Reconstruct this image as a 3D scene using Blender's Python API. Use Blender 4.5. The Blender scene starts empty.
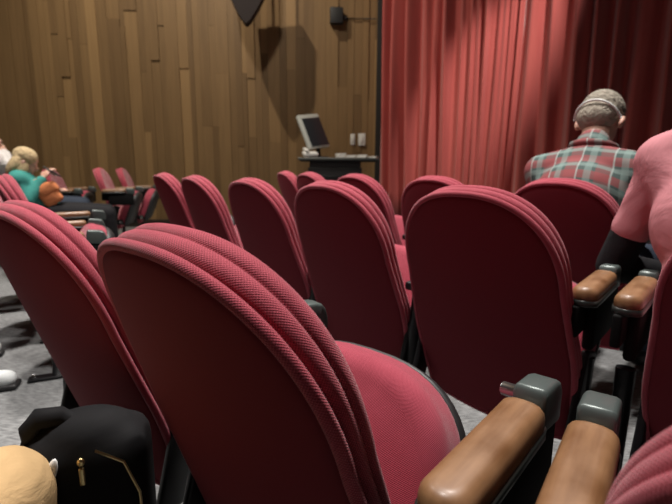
import bpy, bmesh, math, random
from mathutils import Vector, Matrix
random.seed(7)
C = bpy.context.scene.collection
PI = math.pi
EYE = 0.93

# ------------------------------------------------------------ camera
cam_d = bpy.data.cameras.new('camera')
cam = bpy.data.objects.new('camera', cam_d)
C.objects.link(cam)
cam_d.sensor_fit = 'HORIZONTAL'
cam_d.sensor_width = 36.0
cam_d.lens = 454.8 / 672 * 36
cam_d.clip_start = 0.02
cam.rotation_mode = 'QUATERNION'
cam.rotation_quaternion = (Matrix.Rotation(PI / 2 - 0.179, 4, 'X') @ Matrix.Rotation(0.005, 4, 'Z')).to_quaternion()
cam.location = (0, 0, EYE)
cam_d.dof.use_dof = True
cam_d.dof.focus_distance = 0.62
cam_d.dof.aperture_fstop = 6.5
bpy.context.scene.camera = cam

# ------------------------------------------------------------ world, lights, exposure
sc = bpy.context.scene
sc.view_settings.view_transform = 'Standard'
sc.view_settings.look = 'None'
sc.view_settings.gamma = 1
sc.view_settings.use_curve_mapping = False
sc.view_settings.exposure = 0.0
w = bpy.data.worlds.new('world')
sc.world = w
w.use_nodes = True
w.node_tree.nodes['Background'].inputs[0].default_value = (1.0, 0.86, 0.74, 1)
w.node_tree.nodes['Background'].inputs[1].default_value = 0.012


def area(name, loc, target, size, power, col=(1, 0.86, 0.7), spread=PI):
    d = bpy.data.lights.new(name, 'AREA')
    d.shape = 'DISK'
    d.size = size
    d.energy = power
    d.color = col
    d.spread = spread
    o = bpy.data.objects.new(name, d)
    C.objects.link(o)
    o.location = loc
    o.rotation_euler = (Vector(target) - Vector(loc)).to_track_quat('-Z', 'Y').to_euler()
    return o


def spot(name, loc, target, power, angle, blend=0.4, radius=0.08, col=(1, 0.86, 0.7)):
    d = bpy.data.lights.new(name, 'SPOT')
    d.energy = power
    d.spot_size = angle
    d.spot_blend = blend
    d.shadow_soft_size = radius
    d.color = col
    o = bpy.data.objects.new(name, d)
    C.objects.link(o)
    o.location = loc
    o.rotation_euler = (Vector(target) - Vector(loc)).to_track_quat('-Z', 'Y').to_euler()
    return o


area('house_downlight', (0.9, 2.0, 4.6), (0.7, 1.6, 0), 0.30, 62, (1, 0.93, 0.88), 1.7)
area('house_downlight', (-2.2, 3.3, 4.8), (-1.9, 2.9, 0), 0.30, 62, (1, 0.92, 0.86), 1.5)
area('house_downlight', (-0.2, 4.6, 4.8), (-0.2, 4.0, 0), 0.30, 40, (1, 0.92, 0.86), 1.4)
area('house_downlight', (-0.5, 0.9, 4.6), (-0.6, 0.9, 0), 0.30, 30, (1, 0.93, 0.88), 1.3)
spot('wall_spot_and_fill', (-3.0, 4.4, 7.6), (-1.8, 7.4, 1.8), 1050, 1.5, 0.7, 0.06, (1, 0.88, 0.72))
spot('wall_spot_and_fill', (-1.6, 3.4, 5.2), (-1.6, 7.4, 1.6), 230, 1.7, 0.8, 0.15, (1, 0.90, 0.76))  # second wall lamp is an added fill, lightens the loudspeaker's shadow
spot('curtain_spotlight', (2.5, 3.7, 5.4), (2.0, 6.35, 2.0), 880, 0.44, 0.95, 0.05, (1, 0.90, 0.82))


# ------------------------------------------------------------ material helpers
def mat(name, col, rough=0.6, metal=0.0, spec=0.5, coat=0.0):
    m = bpy.data.materials.new(name)
    m.use_nodes = True
    b = m.node_tree.nodes['Principled BSDF']
    b.inputs['Base Color'].default_value = (*col, 1)
    b.inputs['Roughness'].default_value = rough
    b.inputs['Metallic'].default_value = metal
    b.inputs['Specular IOR Level'].default_value = spec
    b.inputs['Coat Weight'].default_value = coat
    return m


def N(m, t, **k):
    n = m.node_tree.nodes.new(t)
    for a, v in k.items():
        setattr(n, a, v)
    return n


def L(m, a, b):
    m.node_tree.links.new(a, b)


def mnode(m, op, a, b=None, c=None):
    n = N(m, 'ShaderNodeMath', operation=op)
    for i, x in enumerate((a, b, c)):
        if x is None:
            continue
        if isinstance(x, (int, float)):
            n.inputs[i].default_value = x
        else:
            L(m, x, n.inputs[i])
    return n.outputs[0]


def fabric(name, c1, c2, pitch=0.0034, bump=0.5, coord='UV', rough=0.85):
    m = mat(name, c1, rough, spec=0.25)
    b = m.node_tree.nodes['Principled BSDF']
    b.inputs['Sheen Weight'].default_value = 0.25
    b.inputs['Sheen Roughness'].default_value = 0.4
    tc = N(m, 'ShaderNodeTexCoord')
    sx = N(m, 'ShaderNodeSeparateXYZ')
    L(m, tc.outputs['UV' if coord == 'UV' else 'Object'], sx.inputs[0])
    k = 2 * PI / pitch
    a = mnode(m, 'SINE', mnode(m, 'MULTIPLY', sx.outputs[0], k))
    c = mnode(m, 'SINE', mnode(m, 'MULTIPLY', sx.outputs[1], k))
    p = mnode(m, 'MULTIPLY', a, c)
    f = mnode(m, 'MULTIPLY_ADD', p, 0.5, 0.5)
    ns = N(m, 'ShaderNodeTexNoise')
    ns.inputs['Scale'].default_value = 28
    ns.inputs['Detail'].default_value = 5
    L(m, tc.outputs['Object'], ns.inputs['Vector'])
    f2 = mnode(m, 'ADD', mnode(m, 'MULTIPLY', f, 0.72), mnode(m, 'MULTIPLY', ns.outputs[0], 0.28))
    mx = N(m, 'ShaderNodeMix', data_type='RGBA')
    L(m, f2, mx.inputs[0])
    mx.inputs[6].default_value = (*c1, 1)
    mx.inputs[7].default_value = (*c2, 1)
    L(m, mx.outputs[2], b.inputs['Base Color'])
    bp = N(m, 'ShaderNodeBump')
    bp.inputs['Strength'].default_value = bump
    bp.inputs['Distance'].default_value = 0.0012
    L(m, f2, bp.inputs['Height'])
    L(m, bp.outputs[0], b.inputs['Normal'])
    return m


M_FAB = fabric('red_seat_fabric', (0.17, 0.013, 0.026), (0.58, 0.110, 0.150), 0.0036, 0.9)
M_FAB2 = fabric('red_cushion_fabric', (0.17, 0.014, 0.028), (0.48, 0.085, 0.125), 0.0030, 0.7)
M_PANEL = mat('shade_darkened_panel_cloth', (0.17, 0.020, 0.030), 0.85, spec=0.2)  # seat maroon darkened to stand in for shade on the rear panels
M_BLACK = mat('black_enamelled_metal', (0.007, 0.007, 0.008), 0.42, 0.0, 0.3)
M_BLACKP = mat('black_plastic', (0.016, 0.016, 0.017), 0.5)
M_BLOCK = mat('grey_green_cast_metal', (0.085, 0.108, 0.104), 0.36, 0.3)
M_MATTE = mat('matte_black_plate', (0.006, 0.006, 0.006), 0.8, 0.0, 0.12)
M_TRAY = mat('dark_tray_metal', (0.03, 0.034, 0.032), 0.3, 0.5)
M_PIN = mat('brushed_steel', (0.45, 0.46, 0.46), 0.3, 1.0)
M_CHROME = mat('chrome', (0.6, 0.6, 0.6), 0.22, 1.0)


def wood_mat():
    m = mat('varnished_armrest_wood', (0.3, 0.14, 0.05), 0.4, coat=0.12)
    b = m.node_tree.nodes['Principled BSDF']
    b.inputs['Coat Roughness'].default_value = 0.25
    tc = N(m, 'ShaderNodeTexCoord')
    mp = N(m, 'ShaderNodeMapping')
    mp.inputs['Scale'].default_value = (60, 7, 60)
    L(m, tc.outputs['Object'], mp.inputs[0])
    ns = N(m, 'ShaderNodeTexNoise')
    ns.inputs['Scale'].default_value = 1.6
    ns.inputs['Detail'].default_value = 6
    L(m, mp.outputs[0], ns.inputs['Vector'])
    n2 = N(m, 'ShaderNodeTexNoise')
    n2.inputs['Scale'].default_value = 22
    n2.inputs['Detail'].default_value = 4
    L(m, tc.outputs['Object'], n2.inputs['Vector'])
    f = mnode(m, 'ADD', mnode(m, 'MULTIPLY', ns.outputs[0], 0.55), mnode(m, 'MULTIPLY', n2.outputs[0], 0.45))
    r = N(m, 'ShaderNodeValToRGB')
    r.color_ramp.elements[0].position = 0.3
    r.color_ramp.elements[0].color = (0.135, 0.062, 0.025, 1)
    r.color_ramp.elements[1].position = 0.7
    r.color_ramp.elements[1].color = (0.27, 0.145, 0.068, 1)
    L(m, f, r.inputs[0])
    L(m, r.outputs[0], b.inputs['Base Color'])
    bp = N(m, 'ShaderNodeBump')
    bp.inputs['Strength'].default_value = 0.25
    bp.inputs['Distance'].default_value = 0.001
    L(m, n2.outputs[0], bp.inputs['Height'])
    L(m, bp.outputs[0], b.inputs['Normal'])
    rr = mnode(m, 'MULTIPLY_ADD', n2.outputs[0], 0.4, 0.22)
    L(m, rr, b.inputs['Roughness'])
    return m


M_WOOD = wood_mat()


def wall_mat():
    m = mat('wall_board_wood', (0.2, 0.12, 0.05), 0.55, spec=0.35)
    b = m.node_tree.nodes['Principled BSDF']
    at = N(m, 'ShaderNodeAttribute', attribute_name='tone')
    tc = N(m, 'ShaderNodeTexCoord')
    mp = N(m, 'ShaderNodeMapping')
    mp.inputs['Scale'].default_value = (30, 30, 1.6)
    L(m, tc.outputs['Object'], mp.inputs[0])
    ns = N(m, 'ShaderNodeTexNoise')
    ns.inputs['Scale'].default_value = 1.0
    ns.inputs['Detail'].default_value = 7
    L(m, mp.outputs[0], ns.inputs['Vector'])
    f = mnode(m, 'ADD', mnode(m, 'MULTIPLY', at.outputs['Fac'], 0.72), mnode(m, 'MULTIPLY', ns.outputs[0], 0.36))
    r = N(m, 'ShaderNodeValToRGB')
    r.color_ramp.elements[0].position = 0.1
    r.color_ramp.elements[0].color = (0.105, 0.060, 0.026, 1)
    r.color_ramp.elements[1].position = 0.95
    r.color_ramp.elements[1].color = (0.36, 0.225, 0.10, 1)
    L(m, f, r.inputs[0])
    L(m, r.outputs[0], b.inputs['Base Color'])
    return m


M_WALL = wall_mat()


def carpet_mat():
    m = mat('grey_carpet', (0.1, 0.1, 0.1), 0.95, spec=0.1)
    b = m.node_tree.nodes['Principled BSDF']
    tc = N(m, 'ShaderNodeTexCoord')
    mp = N(m, 'ShaderNodeMapping')
    mp.inputs['Rotation'].default_value = (0, 0, 0.9)
    mp.inputs['Scale'].default_value = (30, 150, 30)
    L(m, tc.outputs['Object'], mp.inputs[0])
    ns = N(m, 'ShaderNodeTexNoise')
    ns.inputs['Scale'].default_value = 1.0
    ns.inputs['Detail'].default_value = 6
    L(m, mp.outputs[0], ns.inputs['Vector'])
    r = N(m, 'ShaderNodeValToRGB')
    r.color_ramp.elements[0].position = 0.3
    r.color_ramp.elements[0].color = (0.095, 0.098, 0.10, 1)
    r.color_ramp.elements[1].position = 0.7
    r.color_ramp.elements[1].color = (0.30, 0.31, 0.31, 1)
    L(m, ns.outputs[0], r.inputs[0])
    L(m, r.outputs[0], b.inputs['Base Color'])
    bp = N(m, 'ShaderNodeBump')
    bp.inputs['Strength'].default_value = 0.5
    bp.inputs['Distance'].default_value = 0.003
    L(m, ns.outputs[0], bp.inputs['Height'])
    L(m, bp.outputs[0], b.inputs['Normal'])
    return m


def curtain_mat():
    m = mat('red_velour_curtain', (0.38, 0.062, 0.058), 0.8, spec=0.2)
    b = m.node_tree.nodes['Principled BSDF']
    b.inputs['Sheen Weight'].default_value = 0.4
    tc = N(m, 'ShaderNodeTexCoord')
    mp = N(m, 'ShaderNodeMapping')
    mp.inputs['Scale'].default_value = (5, 5, 0.5)
    L(m, tc.outputs['Object'], mp.inputs[0])
    ns = N(m, 'ShaderNodeTexNoise')
    ns.inputs['Scale'].default_value = 1.5
    ns.inputs['Detail'].default_value = 6
    L(m, mp.outputs[0], ns.inputs['Vector'])
    mx = N(m, 'ShaderNodeMix', data_type='RGBA')
    L(m, ns.outputs[0], mx.inputs[0])
    mx.inputs[6].default_value = (0.38, 0.058, 0.055, 1)
    mx.inputs[7].default_value = (0.62, 0.15, 0.13, 1)
    L(m, mx.outputs[2], b.inputs['Base Color'])
    return m


# ------------------------------------------------------------ mesh helpers
def link(name, bm, m, parent=None, smooth=True):
    me = bpy.data.meshes.new(name)
    bm.normal_update()
    bm.to_mesh(me)
    bm.free()
    if smooth:
        for p in me.polygons:
            p.use_smooth = True
    ms = m if isinstance(m, (list, tuple)) else [m]
    for x in ms:
        me.materials.append(x)
    o = bpy.data.objects.new(name, me)
    C.objects.link(o)
    if parent:
        o.parent = parent
    return o


def tag(o, label=None, cat=None, group=None, kind=None):
    if label: o['label'] = label
    if cat: o['category'] = cat
    if group: o['group'] = group
    if kind: o['kind'] = kind
    return o


def empty(name, loc=(0, 0, 0), rz=0.0):
    o = bpy.data.objects.new(name, None)
    o.empty_display_size = 0.1
    C.objects.link(o)
    o.location = loc
    o.rotation_euler = (0, 0, rz)
    return o


def copy_tree(o, parent=None):
    c = o.copy()
    C.objects.link(c)
    if parent: c.parent = parent
    for ch in list(o.children):
        copy_tree(ch, c)
    return c


def rbox(bm, c, s, r=0.005, seg=3, rot=None):
    """box with rounded edges, centre c, size s"""
    t = bmesh.new()
    bmesh.ops.create_cube(t, size=1.0)
    for v in t.verts:
        v.co = Vector((v.co.x * s[0], v.co.y * s[1], v.co.z * s[2]))
    r = min(r, min(s) * 0.49)
    if r > 0:
        bmesh.ops.bevel(t, geom=list(t.edges), offset=r, segments=seg, profile=0.5, affect='EDGES')
    mtx = Matrix.Translation(c)
    if rot is not None:
        mtx = mtx @ rot
    merge(bm, t, mtx)


def merge(bm, t, mtx=Matrix.Identity(4)):
    vm = {}
    for v in t.verts:
        vm[v] = bm.verts.new(mtx @ v.co)
    for f in t.faces:
        try:
            bm.faces.new([vm[v] for v in f.verts])
        except ValueError:
            pass
    t.free()


def tube(bm, pts, rad, n=10, cap=True):
    pts = [Vector(p) for p in pts]
    rads = rad if isinstance(rad, (list, tuple)) else [rad] * len(pts)
    rings = []
    up = Vector((0, 0, 1))
    for i, p in enumerate(pts):
        d = (pts[min(i + 1, len(pts) - 1)] - pts[max(i - 1, 0)]).normalized()
        a = d.cross(up)
        if a.length < 1e-3: a = d.cross(Vector((1, 0, 0)))
        a.normalize()
        b = d.cross(a)
        rings.append([bm.verts.new(p + rads[i] * (math.cos(t) * a + math.sin(t) * b)) for t in [2 * PI * k / n for k in range(n)]])
    for A, B in zip(rings[:-1], rings[1:]):
        for k in range(n):
            bm.faces.new((A[k], A[(k + 1) % n], B[(k + 1) % n], B[k]))
    if cap:
        bm.faces.new(rings[0])
        bm.faces.new(rings[-1][::-1])


def loop_loft(bm, rings, uvl=None, us=None, vs=None, closed=True, flip=False):
    """rings: list of lists of Vectors (same length, closed loops)."""
    V = [[bm.verts.new(p) for p in r] for r in rings]
    n = len(rings[0])
    for i in range(len(V) - 1):
        for k in range(n if closed else n - 1):
            k2 = (k + 1) % n
            q = (V[i][k], V[i][k2], V[i + 1][k2], V[i + 1][k])
            idx = [(i, k), (i, k + 1), (i + 1, k + 1), (i + 1, k)]
            if flip:
                q = q[::-1]; idx = idx[::-1]
            try:
                f = bm.faces.new(q)
            except ValueError:
                continue
            if uvl is not None:
                for l, (a, b) in zip(f.loops, idx):
                    l[uvl].uv = (us[b], vs[a])
    return V


# ------------------------------------------------------------ the theatre seat
REC, SW, SA, SN, SL, KH, KV = 0.311, 0.221, 0.248, 2.318, 0.675, 0.588, 0.014
TOP = 0.855
SR, CR = math.sin(REC), math.cos(REC)


def halfw(v):
    if v < SA:
        t = 1 - v / SA
        return SW * max(0.0, 1 - t ** SN) ** (1 / SN)
    w_ = SW + 0.085 * min(v - SA, 0.18)
    return w_ - max(0.0, v - 0.47) * 0.085


def back_outline():
    pts = []
    nn = 30
    right = []
    for i in range(nn + 1):
        a = PI / 2 * i / nn
        right.append((SW * math.sin(a) ** (2 / SN), SA * (1 - math.cos(a) ** (2 / SN))))
    for i in range(1, 15):
        v = SA + (SL - 0.02 - SA) * i / 14
        right.append((halfw(v), v))
    wb = halfw(SL)
    for i in range(1, 7):
        a = PI / 2 * i / 6
        right.append((wb - 0.02 * (1 - math.cos(a)), SL - 0.02 + 0.02 * math.sin(a)))
    for i in range(1, 9):
        right.append(((wb - 0.02) * (1 - i / 8), SL))
    left = [(-u, v) for u, v in right[::-1][1:-1]]
    pts = right + left
    # even out
    out = [pts[0]]
    for p in pts[1:]:
        if math.hypot(p[0] - out[-1][0], p[1] - out[-1][1]) > 0.0045:
            out.append(p)
    return out


OUT = back_outline()


def offset(pts, o):
    n = len(pts)
    res = []
    for i in range(n):
        a = pts[i - 1]; b = pts[(i + 1) % n]
        tx, ty = b[0] - a[0], b[1] - a[1]
        l = math.hypot(tx, ty) or 1
        # clockwise in (u, v-down): outward normal
        nx, ny = ty / l, -tx / l
        res.append((pts[i][0] + nx * o, pts[i][1] + ny * o))
    return res


def mapb(u, v, d):
    if d > 0.017:
        d = 0.017 + (d - 0.017) * (1.0 - 0.38 * min(1.0, max(0.0, (v - 0.02) / 0.34)))
        u *= 1 - 0.008 * min(1.0, max(0.0, v / 0.2))
    off = KH * u * u + KV * v * v + d
    y = v * SR + off * CR
    z = -v * CR + off * SR
    return Vector((u, y, z + TOP))


US = [0.0]
for i in range(len(OUT)):
    a, b = OUT[i], OUT[(i + 1) % len(OUT)]
    US.append(US[-1] + math.hypot(a[0] - b[0], a[1] - b[1]))


def ring(o, d):
    return [mapb(u, v, d) for u, v in offset(OUT, o)]


def shrunk(o, f, dfun):
    base = offset(OUT, o)
    cu, cv = 0.0, 0.32
    r = []
    for u, v in base:
        uu, vv = cu + (u - cu) * f, cv + (v - cv) * f
        r.append(mapb(uu, vv, dfun(f)))
    return r


def profile_mesh(name, prof, caps, m, parent):
    """prof: (outward offset, depth) rows; caps: list of (start_offset, [(f, depth)]) appended as inner rings."""
    bm = bmesh.new()
    uvl = bm.loops.layers.uv.new('UVMap')
    rings = [ring(o, d) for o, d in prof]
    vs = [0.0]
    for a, b in zip(prof[:-1], prof[1:]):
        vs.append(vs[-1] + math.hypot(a[0] - b[0], a[1] - b[1]))
    V = loop_loft(bm, rings, uvl, US, vs, flip=False)
    if caps:
        side, o, lst = caps
        base = V[0] if side == 'first' else V[-1]
        prev = base
        pu = offset(OUT, o)
        prevc = pu
        for f, d in lst:
            cur = []
            cc = []
            for u, v in pu:
                uu, vv = u * f, 0.32 + (v - 0.32) * f
                cc.append((uu, vv))
                cur.append(bm.verts.new(mapb(uu, vv, d)))
            n = len(cur)
            for k in range(n):
                k2 = (k + 1) % n
                q = [prev[k], prev[k2], cur[k2], cur[k]]
                c = [prevc[k], prevc[k2], cc[k2], cc[k]]
                if side == 'first':
                    q = q[::-1]; c = c[::-1]
                fc = bm.faces.new(q)
                for l, x in zip(fc.loops, c):
                    l[uvl].uv = x
            prev, prevc = cur, cc
        if side == 'first': prev = prev[::-1]; prevc = prevc[::-1]
        ctr = bm.verts.new(mapb(0, 0.32, lst[-1][1]))
        n = len(prev)
        for k in range(n):
            fc = bm.faces.new((prev[k], prev[(k + 1) % n], ctr))
            for l, x in zip(fc.loops, (prevc[k], prevc[(k + 1) % n], (0, 0.32))):
                l[uvl].uv = x
    bmesh.ops.recalc_face_normals(bm, faces=bm.faces)
    return link(name, bm, m, parent)


def arc(cx, cy, r, a0, a1, n=8):
    return [(cx + r * math.cos(a0 + (a1 - a0) * i / n), cy + r * math.sin(a0 + (a1 - a0) * i / n)) for i in range(n + 1)]


def seat_cushion(parent, shell=False, folded=True):
    """folded-up seat squab: local 2D plan (x across, s from hinge to front), then tilted"""
    bm = bmesh.new()
    uvl = bm.loops.layers.uv.new('UVMap')
    Wd, Ln = 0.212, 0.375
    pts = []
    for i in range(13):
        a = PI / 2 * i / 12
        pts.append((Wd * math.cos(a) ** (2 / 2.7), Ln - 0.17 + 0.17 * math.sin(a) ** (2 / 2.3)))
    right = [(0.0, 0.0), (0.08, 0), (0.15, 0.0), (0.185, 0.006), (0.195, 0.03), (0.202, 0.08), (0.209, 0.14)] + pts[:-1]
    outl = right + [(0, Ln)] + [(-x, s) for x, s in right[::-1][:-1]]
    n = len(outl)

    def off2(o):
        res = []
        for i in range(n):
            a = outl[i - 1]; b = outl[(i + 1) % n]
            tx, ty = b[0] - a[0], b[1] - a[1]
            l = math.hypot(tx, ty) or 1
            res.append((outl[i][0] + ty / l * o, outl[i][1] - tx / l * o))
        return res
    ang = math.radians(68 if folded else 4)
    ca, sa = math.cos(ang), math.sin(ang)
    hy, hz = (0.285, 0.262) if folded else (0.255, 0.375)

    def mp(x, s, t):
        return Vector((x, hy + s * ca - t * sa, hz + s * sa + t * ca))
    if not shell:
        prof = [(-0.015, -0.006)] + arc(-0.014, 0.010, 0.016, -PI / 2, 0.3, 5)[1:] + arc(-0.036, 0.040, 0.036, -0.2, PI / 2, 9)
        rows = [[mp(x, s, t) for x, s in off2(o)] for o, t in prof]
        us = [0.0]
        for i in range(n):
            a, b = outl[i], outl[(i + 1) % n]
            us.append(us[-1] + math.hypot(a[0] - b[0], a[1] - b[1]))
        vs = [0.0]
        for a, b in zip(prof[:-1], prof[1:]):
            vs.append(vs[-1] + math.hypot(a[0] - b[0], a[1] - b[1]))
        V = loop_loft(bm, rows, uvl, us, vs)
        top = off2(-0.036)
        prev, pc = V[-1], top
        for f in (0.85, 0.65, 0.42, 0.2):
            cc = [(x * f, 0.19 + (s - 0.19) * f) for x, s in top]
            cur = [bm.verts.new(mp(x, s, 0.076 + 0.014 * (1 - f * f))) for x, s in cc]
            for k in range(n):
                k2 = (k + 1) % n
                fc = bm.faces.new((prev[k], prev[k2], cur[k2], cur[k]))
                for l, x in zip(fc.loops, (pc[k], pc[k2], cc[k2], cc[k])):
                    l[uvl].uv = x
            prev, pc = cur, cc
        bm.faces.new(prev)
        bm.faces.new(V[0][::-1])
        bmesh.ops.recalc_face_normals(bm, faces=bm.faces)
        return link('seat_cushion', bm, M_FAB2, parent)
    prof = [(-0.05, -0.050), (-0.012, -0.040), (0.001, -0.020), (0.004, -0.004), (0.001, 0.002), (-0.012, 0.0)]
    rows = [[mp(x, s, t) for x, s in off2(o)] for o, t in prof]
    V = loop_loft(bm, rows)
    bm.faces.new(V[0][::-1])
    bm.faces.new(V[-1])
    bmesh.ops.recalc_face_normals(bm, faces=bm.faces)
    return link('seat_shell', bm, M_BLACKP, parent)


def make_seat(folded=True):
    root = empty('theater_seat')
    # rear upholstered panel, slightly dished inside its piping
    prof = [(-0.014, 0.018), (-0.012, 0.010), (-0.013, 0.004)]
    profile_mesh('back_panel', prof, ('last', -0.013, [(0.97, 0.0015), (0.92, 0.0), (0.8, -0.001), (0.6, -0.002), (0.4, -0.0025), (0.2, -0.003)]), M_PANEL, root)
    profile_mesh('piping', arc(-0.0072, 0.0072, 0.0072, -PI * 1.05, PI * 0.95, 14), None, M_FAB, root)
    prof = [(-0.024, 0.0150), (-0.016, 0.0158), (-0.007, 0.0185), (-0.0025, 0.022), (-0.0005, 0.028), (-0.0008, 0.034), (-0.003, 0.0385), (-0.006, 0.040),
            (-0.0035, 0.0415), (-0.001, 0.045), (-0.0005, 0.051), (-0.003, 0.058), (-0.008, 0.065), (-0.018, 0.072), (-0.035, 0.076)]
    profile_mesh('back_cushion', prof, ('last', -0.035, [(0.93, 0.078), (0.8, 0.082), (0.6, 0.085), (0.4, 0.087), (0.2, 0.088)]), M_FAB, root)
    sh = seat_cushion(root, True, folded)
    seat_cushion(root, False, folded)
    for s in (-1, 1):
        b = bmesh.new()
        rbox(b, (s * 0.232, 0.215, 0.36), (0.018, 0.06, 0.24), 0.006, rot=Matrix.Rotation(-0.28, 4, 'X'))
        rbox(b, (s * 0.225, 0.265, 0.300), (0.030, 0.06, 0.05), 0.008)
        h = link('hinge_bracket', b, M_BLACK, root)
        b = bmesh.new()
        tube(b, [(s * 0.232, 0.275, 0.300), (s * 0.246, 0.275, 0.300)], 0.011, 12)
        link('hinge_pin', b, M_CHROME, h)
    return root


def make_arm(drop, mirror=False, pivot=True):
    """armrest with its post; local origin under the pad centre line at the seat-back line."""
    root = empty('armrest')
    # wooden pad
    bm = bmesh.new()
    y0, y1, hw = 0.122, 0.352, 0.0270
    out = []
    for i in range(13):
        a = -PI * i / 12
        out.append((hw * math.cos(a), y0 + 0.024 + 0.024 * math.sin(a)))
    for i in range(9):
        a = PI - PI * i / 8
        sx = math.cos(a)
        out.append((hw * (abs(sx) ** 0.6) * (1 if sx > 0 else -1), y1 - 0.014 + 0.014 * math.sin(a)))
    cx, cy = 0.0, (y0 + y1) / 2
    rows = []
    for ins, z in ((0.003, 0.617), (0.0, 0.620), (0.0, 0.632), (0.0015, 0.640), (0.005, 0.6455), (0.010, 0.6488), (0.016, 0.6500)):
        r = []
        for x, y in out:
            fx = (hw - ins) / hw
            fy = ((y1 - y0) / 2 - ins) / ((y1 - y0) / 2)
            rise = (y - y0) * 0.02
            r.append(Vector((x * fx, cy + (y - cy) * fy, z + rise)))
        rows.append(r)
    V = loop_loft(bm, rows)
    bm.faces.new(V[0][::-1])
    bm.faces.new(V[-1])
    bmesh.ops.recalc_face_normals(bm, faces=bm.faces)
    pad = link('wooden_pad', bm, M_WOOD, root)
    # thin metal tray under the pad
    bm = bmesh.new()
    rows = []
    for g, z in ((0.001, 0.606), (0.002, 0.608), (0.0022, 0.6205), (-0.001, 0.6205)):
        rows.append([Vector((x * (hw + g) / hw, cy + (y - cy) * (1 + g / 0.128), z + (y - y0) * 0.02)) for x, y in out])
    V = loop_loft(bm, rows)
    bm.faces.new(V[0][::-1])
    bm.faces.new(V[-1])
    bmesh.ops.recalc_face_normals(bm, faces=bm.faces)
    link('metal_tray', bm, M_TRAY, root)
    # cast block at the front end
    bm = bmesh.new()
    sec = []
    for y, zt, zb, hwk in ((0.358, 0.640, 0.612, 0.018), (0.361, 0.656, 0.608, 0.0205), (0.366, 0.662, 0.606, 0.0212), (0.41, 0.659, 0.600, 0.0212),
                           (0.424, 0.655, 0.598, 0.0210), (0.433, 0.645, 0.598, 0.0200), (0.438, 0.630, 0.600, 0.0185), (0.440, 0.617, 0.604, 0.017)):
        r = []
        c = 0.007
        for x, z in ((-hwk, zb), (-hwk, zt - c), (-hwk + c * 0.3, zt - c * 0.3), (-hwk + c, zt), (hwk - c, zt), (hwk - c * 0.3, zt - c * 0.3), (hwk, zt - c), (hwk, zb)):
            r.append(Vector((x, y, z)))
        sec.append(r)
    V = loop_loft(bm, sec)
    bm.faces.new(V[0]); bm.faces.new(V[-1][::-1])
    bmesh.ops.recalc_face_normals(bm, faces=bm.faces)
    blk = link('tablet_hinge_block', bm, M_BLOCK, root)
    md = blk.modifiers.new('b', 'BEVEL'); md.width = 0.002; md.segments = 2; md.limit_method = 'ANGLE'
    if pivot:
        bm = bmesh.new()
        tube(bm, [(-0.049, 0.398, 0.632), (-0.047, 0.398, 0.632), (-0.019, 0.398, 0.632)], [0.007, 0.0095, 0.0095], 16)
        link('pivot_pin', bm, M_PIN, root)
    # black side plate under the pad (the stowed writing tablet pocket)
    bm = bmesh.new()
    rbox(bm, (0.006, 0.306, 0.545), (0.026, 0.245, 0.120), 0.010)
    rbox(bm, (-0.012, 0.225, 0.570), (0.02, 0.22, 0.074), 0.006)
    link('side_plate', bm, M_MATTE, root)
    bm = bmesh.new()
    tube(bm, [(0.0, 0.215, 0.46), (0.0, 0.208, 0.30), (0.0, 0.20, 0.16), (0.0, 0.195, 0.008 - drop)], [0.021, 0.019, 0.018, 0.022], 12)
    link('post', bm, M_BLACK, root)
    bm = bmesh.new()
    rbox(bm, (0, 0.20, 0.008 - drop), (0.055, 0.24, 0.016), 0.006)
    ft = link('foot', bm, M_BLACK, root)
    for yy in (0.105, 0.295):
        bm = bmesh.new()
        tube(bm, [(0, yy, 0.014 - drop), (0, yy, 0.026 - drop)], 0.009, 6)
        link('bolt', bm, M_CHROME, ft)
    return root


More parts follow.
